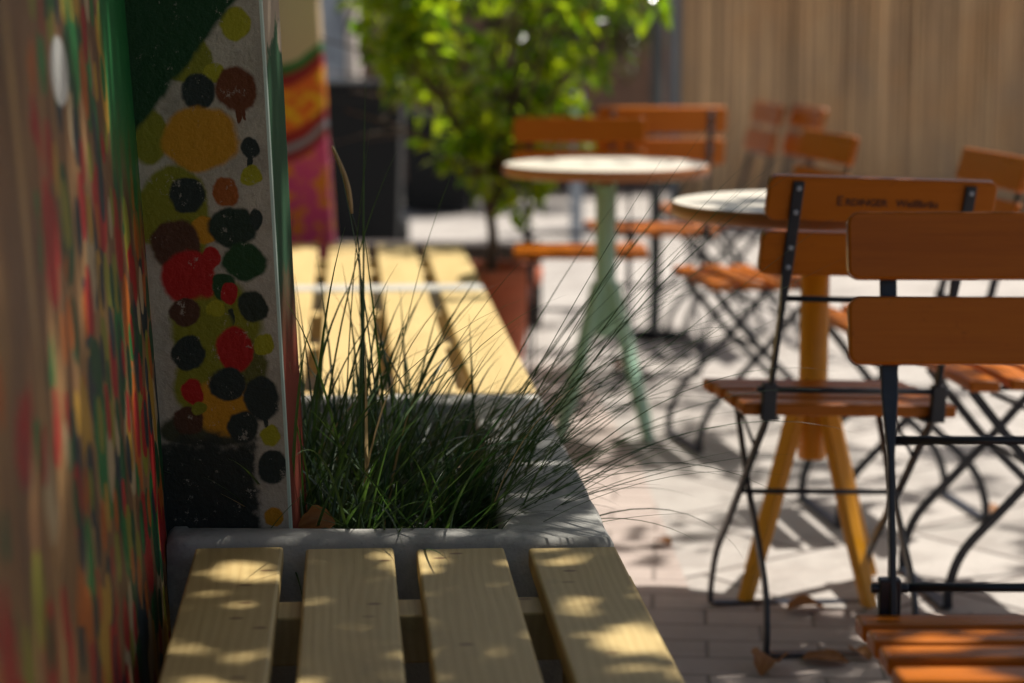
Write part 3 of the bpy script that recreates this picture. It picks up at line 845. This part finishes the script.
# ------------------------------------------------------------------ dry leaves
def dryleaf(x, y, z, s_, rz, label, up=.3):
    V, F, C = [], [], []
    n, m = 8, 4
    for i in range(n+1):
        u = i/n; wv = math.sin(math.pi*min(.999, u*.96+.02))**.7*.36
        for j in range(-m, m+1):
            v = j/m
            V.append((s_*(u-.5), s_*wv*v*(1+.12*math.sin(u*19)), s_*(.06+up*(v*v)*.45*wv*2+.25*up*math.sin(u*3.1)+.05*noise.noise((u*4, v*3, x*9)))))
            C.append(min(1, max(0, .5+.6*noise.noise((u*5, v*4, y*7)))))
    k = 2*m+1
    for i in range(n):
        for j in range(2*m): F.append((i*k+j, i*k+j+1, (i+1)*k+j+1, (i+1)*k+j))
    o = raw('dry_leaf', V, F, M['dry'], smooth=True, cols=C)
    o.location = (x, y, z); o.rotation_euler.z = rz
    tag(o, label, 'leaf', 'fallen dry leaves')
    return o
lf = dryleaf(-.272, 2.895, .448, .052, .3, 'orange dry leaf caught in the planter beside the dotted wall end', .8); lf.rotation_euler.x = R(48)
dryleaf(.455, 3.64, .004, .085, 1.1, 'curled brown leaf on the paving below the lettered chair', .7)
dryleaf(.57, 4.02, .006, .075, .2, 'small tan leaf lying between the feet of the lettered chair', .5)
dryleaf(.56, 3.69, .004, .085, -.3, 'flat reddish leaf on dark pavers beside the curled brown leaf', .25)
dryleaf(1.13, 4.86, .006, .06, .7, 'yellowish leaf on sunlit paving near the right edge', .4)
dryleaf(.63, 3.72, .006, .06, 1.9, 'pale crumpled leaf on the pavers next to the front chair', .5)

dryleaf(.33, 4.55, .006, .05, 2.2, 'tiny brown leaf on the sunlit pavers right of the planter', .4)
dryleaf(.78, 4.62, .006, .055, .9, 'small leaf on sunlit slabs behind the yellow table legs', .4)
dryleaf(.36, 6.9, .004, .07, .3, 'distant brown leaf on slabs behind the mint green table', .5)

# ------------------------------------------------------------------ background
def plain_box(name, x0, x1, y0, y1, z0, z1, mat, label, cat, bevel=.006):
    bm = bmesh.new(); cx, cy = (x0+x1)/2, (y0+y1)/2
    box(bm, x0-cx, x1-cx, y0-cy, y1-cy, 0, z1-z0)
    o = obj(name, bm, mat, bevel=bevel); o.location = (cx, cy, z0); tag(o, label, cat); return o
# reed screen
e = empty('reed_screen', (2.9, 12.0, 0))
V, F, C = [], [], []
x = -1.96
while x < 3.0:
    d = rng.uniform(.009, .018); tn = rng.random(); yy = rng.uniform(-.002, .002); dx = rng.uniform(-.02, .02)
    b = len(V); hh = 2.3+rng.uniform(-.03, .03)
    for z in (.02, hh):
        o_ = dx*z/2
        V += [(x+o_, yy+.006, z), (x+d*.25+o_, yy+.0045, z), (x+d*.75+o_, yy+.0045, z), (x+d+o_, yy+.006, z)]
    for i in range(3): F.append((b+i, b+i+1, b+4+i+1, b+4+i))
    C += [tn]*8; x += d*.97
raw('reeds', V, F, M['reed'], e, cols=C, smooth=False)
bm = bmesh.new()
for z in (.3, 1.2, 2.1): box(bm, -2.0, 3.0, .012, .05, z, z+.05)
obj('rail', bm, M['darkbrown'], e)
bm = bmesh.new(); box(bm, -1.96, 3.0, .0515, .054, .0, 2.28); obj('light_block_sheet', bm, M['darkbrown'], e)  # added hidden sheet, stops bright ground showing through the reed gaps
for xx in (-1.97, -.3, 1.35, 2.93):
    bm = bmesh.new(); box(bm, xx, xx+.08, .055, .13, 0, 2.35); obj('post', bm, M['darkbrown'], e)
tag(e, 'tall brown reed screen of upright canes closing the yard behind the chairs', 'screen')
plain_box('slate_post', .88, .93, 11.9, 11.98, 0, 2.5, M['slate'], 'slate grey upright post at the left end of the reed screen', 'post')
plain_box('brown_wall', -1.0, 1.4, 14.2, 14.4, 0, 2.0, M['brownwall'], 'dark brown wall behind the bushes and bins', 'wall')
plain_box('blue_wall', -3.2, -.895, 11.6, 11.8, 0, 2.6, M['bluewall'], 'pale blue grey wall left of the black bins', 'wall')
plain_box('white_trim', -.89, -.84, 11.57, 11.82, 0, 2.6, M['white'], 'thin white vertical trim at the end of the blue grey wall', 'trim')
plain_box('blue_board', .285, .345, 10.4, 10.46, .0, .78, M['bluewall'], 'pale blue upright board seen under the mint green table', 'board')
bm = bmesh.new(); lathe(bm, [(.0001,.0),(.10,.004),(.10,.02),(.022,.03),(.022,2.6),(.0001,2.6)], 16)
o = obj('parasol_pole', bm, M['binblack']); o.location = (.515, 7.62, 0); tag(o, 'slim black pole on a round foot behind the mint green table', 'pole')
def wheelie(x, y, w, d, h, label, rz=0):
    e = empty('wheelie_bin', (x, y, 0), rz)
    bm = bmesh.new()
    a = [bm.verts.new((sx*w*.40, sy*d*.38, .03)) for sx, sy in ((-1,-1),(1,-1),(1,1),(-1,1))]
    b = [bm.verts.new((sx*w*.46, sy*d*.46, h*.9)) for sx, sy in ((-1,-1),(1,-1),(1,1),(-1,1))]
    c = [bm.verts.new((sx*w*.5, sy*d*.5, h*.905)) for sx, sy in ((-1,-1),(1,-1),(1,1),(-1,1))]
    f = [bm.verts.new((sx*w*.5, sy*d*.5, h*.945)) for sx, sy in ((-1,-1),(1,-1),(1,1),(-1,1))]
    for p, q in ((a,b),(b,c),(c,f)):
        for i in range(4): bm.faces.new((p[i], p[(i+1)%4], q[(i+1)%4], q[i]))
    bm.faces.new(a[::-1]); bm.faces.new(f)
    obj('body', bm, M['binblack'], e, bevel=.008)
    bm = bmesh.new(); box(bm, -w*.52, w*.52, -d*.53, d*.52, h*.947, h)
    rod(bm, (-w*.4, d*.56, h*.96), (w*.4, d*.56, h*.96), .012)
    obj('lid', bm, M['binblack'], e, bevel=.012)
    for s in (-1, 1):
        bm = bmesh.new(); rod(bm, (s*w*.41, d*.36, .085), (s*w*.50, d*.36, .085), .085, n=20); obj('wheel', bm, M['binblack'], e)
    tag(e, label, 'bin', 'black bins against the far wall')
wheelie(-.70, 10.3, .385, .44, .845, 'larger black bin on the left, its lid level with the shrub')
wheelie(-.43, 12.6, .44, .46, .60, 'smaller black bin half hidden by the potted shrub')

# ------------------------------------------------------------------ tree that shades the front of the yard
def bound(x):
    if x < .02: return 3.70
    if x < .16: return 3.70+(x-.02)/.14*.32
    if x < .70: return 4.02
    return max(3.5, 4.02-(x-.70)*3.5)
from mathutils import kdtree
NH = 190
holes = [(rng.uniform(-1.9, 1.75), rng.uniform(-1.0, 4.2), rng.uniform(.012, .034)) for _ in range(NH)]
kd = kdtree.KDTree(NH)
for i, hq in enumerate(holes): kd.insert((hq[0], hq[1], 0), i)
kd.balance()
e = empty('shade_tree', (3.2, 4.3, 0))
base = Vector((3.2, 4.3, 0)); hx, hy = SUN.x/SUN.z, SUN.y/SUN.z
it = []; br = []
cl = [(-1.9+.215*(i+rng.random()), -1.1+.215*(j+rng.random()), h0+rng.uniform(-.35,.35), rng.uniform(.16, .28)) for i in range(17) for j in range(25) for h0 in (3.5, 4.2)]
for sx, sy, h, cr in cl:
    for k in range(46):
        v = rvec()*cr*rng.random()**.45
        gx, gy = sx+v.x-v.z*0, sy+v.y; hh = h+v.z*.8
        if gy > bound(gx)+.06*noise.noise((gx*5, gy*3, 2)): continue
        p = Vector((gx+hx*hh, gy+hy*hh, hh))-base
        L = rng.uniform(.055, .09)
        d_ = rvec(); cpt = p+base+d_*L*.5
        _, hi, hd = kd.find((cpt.x-hx*cpt.z, cpt.y-hy*cpt.z, 0))
        if hd < holes[hi][2]+L*.36: continue
        it.append((p, d_, (Vector((.3,.25,1))+rvec()*.75).normalized(), L, L*.62, rng.random()))
# loose leaf clumps added out of view so their shadows speckle the sunny paving
for k in range(75):
    sx, sy, h, cr = rng.uniform(-.35, 1.35), rng.uniform(4.35, 8.2), rng.uniform(3.6, 4.4), rng.uniform(.05, .15)
    for q in range(rng.randint(6, 20)):
        v = rvec()*cr; gx, gy, hh = sx+v.x*1.3, sy+v.y, h+v.z
        L = rng.uniform(.06, .10)
        it.append((Vector((gx+hx*hh, gy+hy*hh, hh))-base, rvec(), (Vector((.3,.25,1))+rvec()*.6).normalized(), L, L*.62, rng.random()))
V, F, C = leaf_cloud(it); raw('crown', V, F, M['leafC'], e, cols=C)
bm = bmesh.new()
tube(bm, smooth_path([(0,0,0),(-.05,.02,.9),(-.02,-.05,1.9),(-.2,-.3,2.7)], 4), [.17-.006*i for i in range(13)], 14)
for k in range(16):
    sx, sy, h, cr = rng.choice(cl)
    if sy > bound(sx)-.2: continue
    tip = Vector((sx+hx*h, sy+hy*h, h))-base
    st = Vector((-.15,-.2,rng.uniform(2.0,2.6)))
    pp = smooth_path([st, st.lerp(tip,.5)+Vector((0,0,.3)), tip], 5); tube(bm, pp, [.06-.005*i for i in range(len(pp))], 8)
obj('trunk', bm, M['bark'], e)
tag(e, 'leafy tree outside the picture whose crown shades the front bench', 'tree')
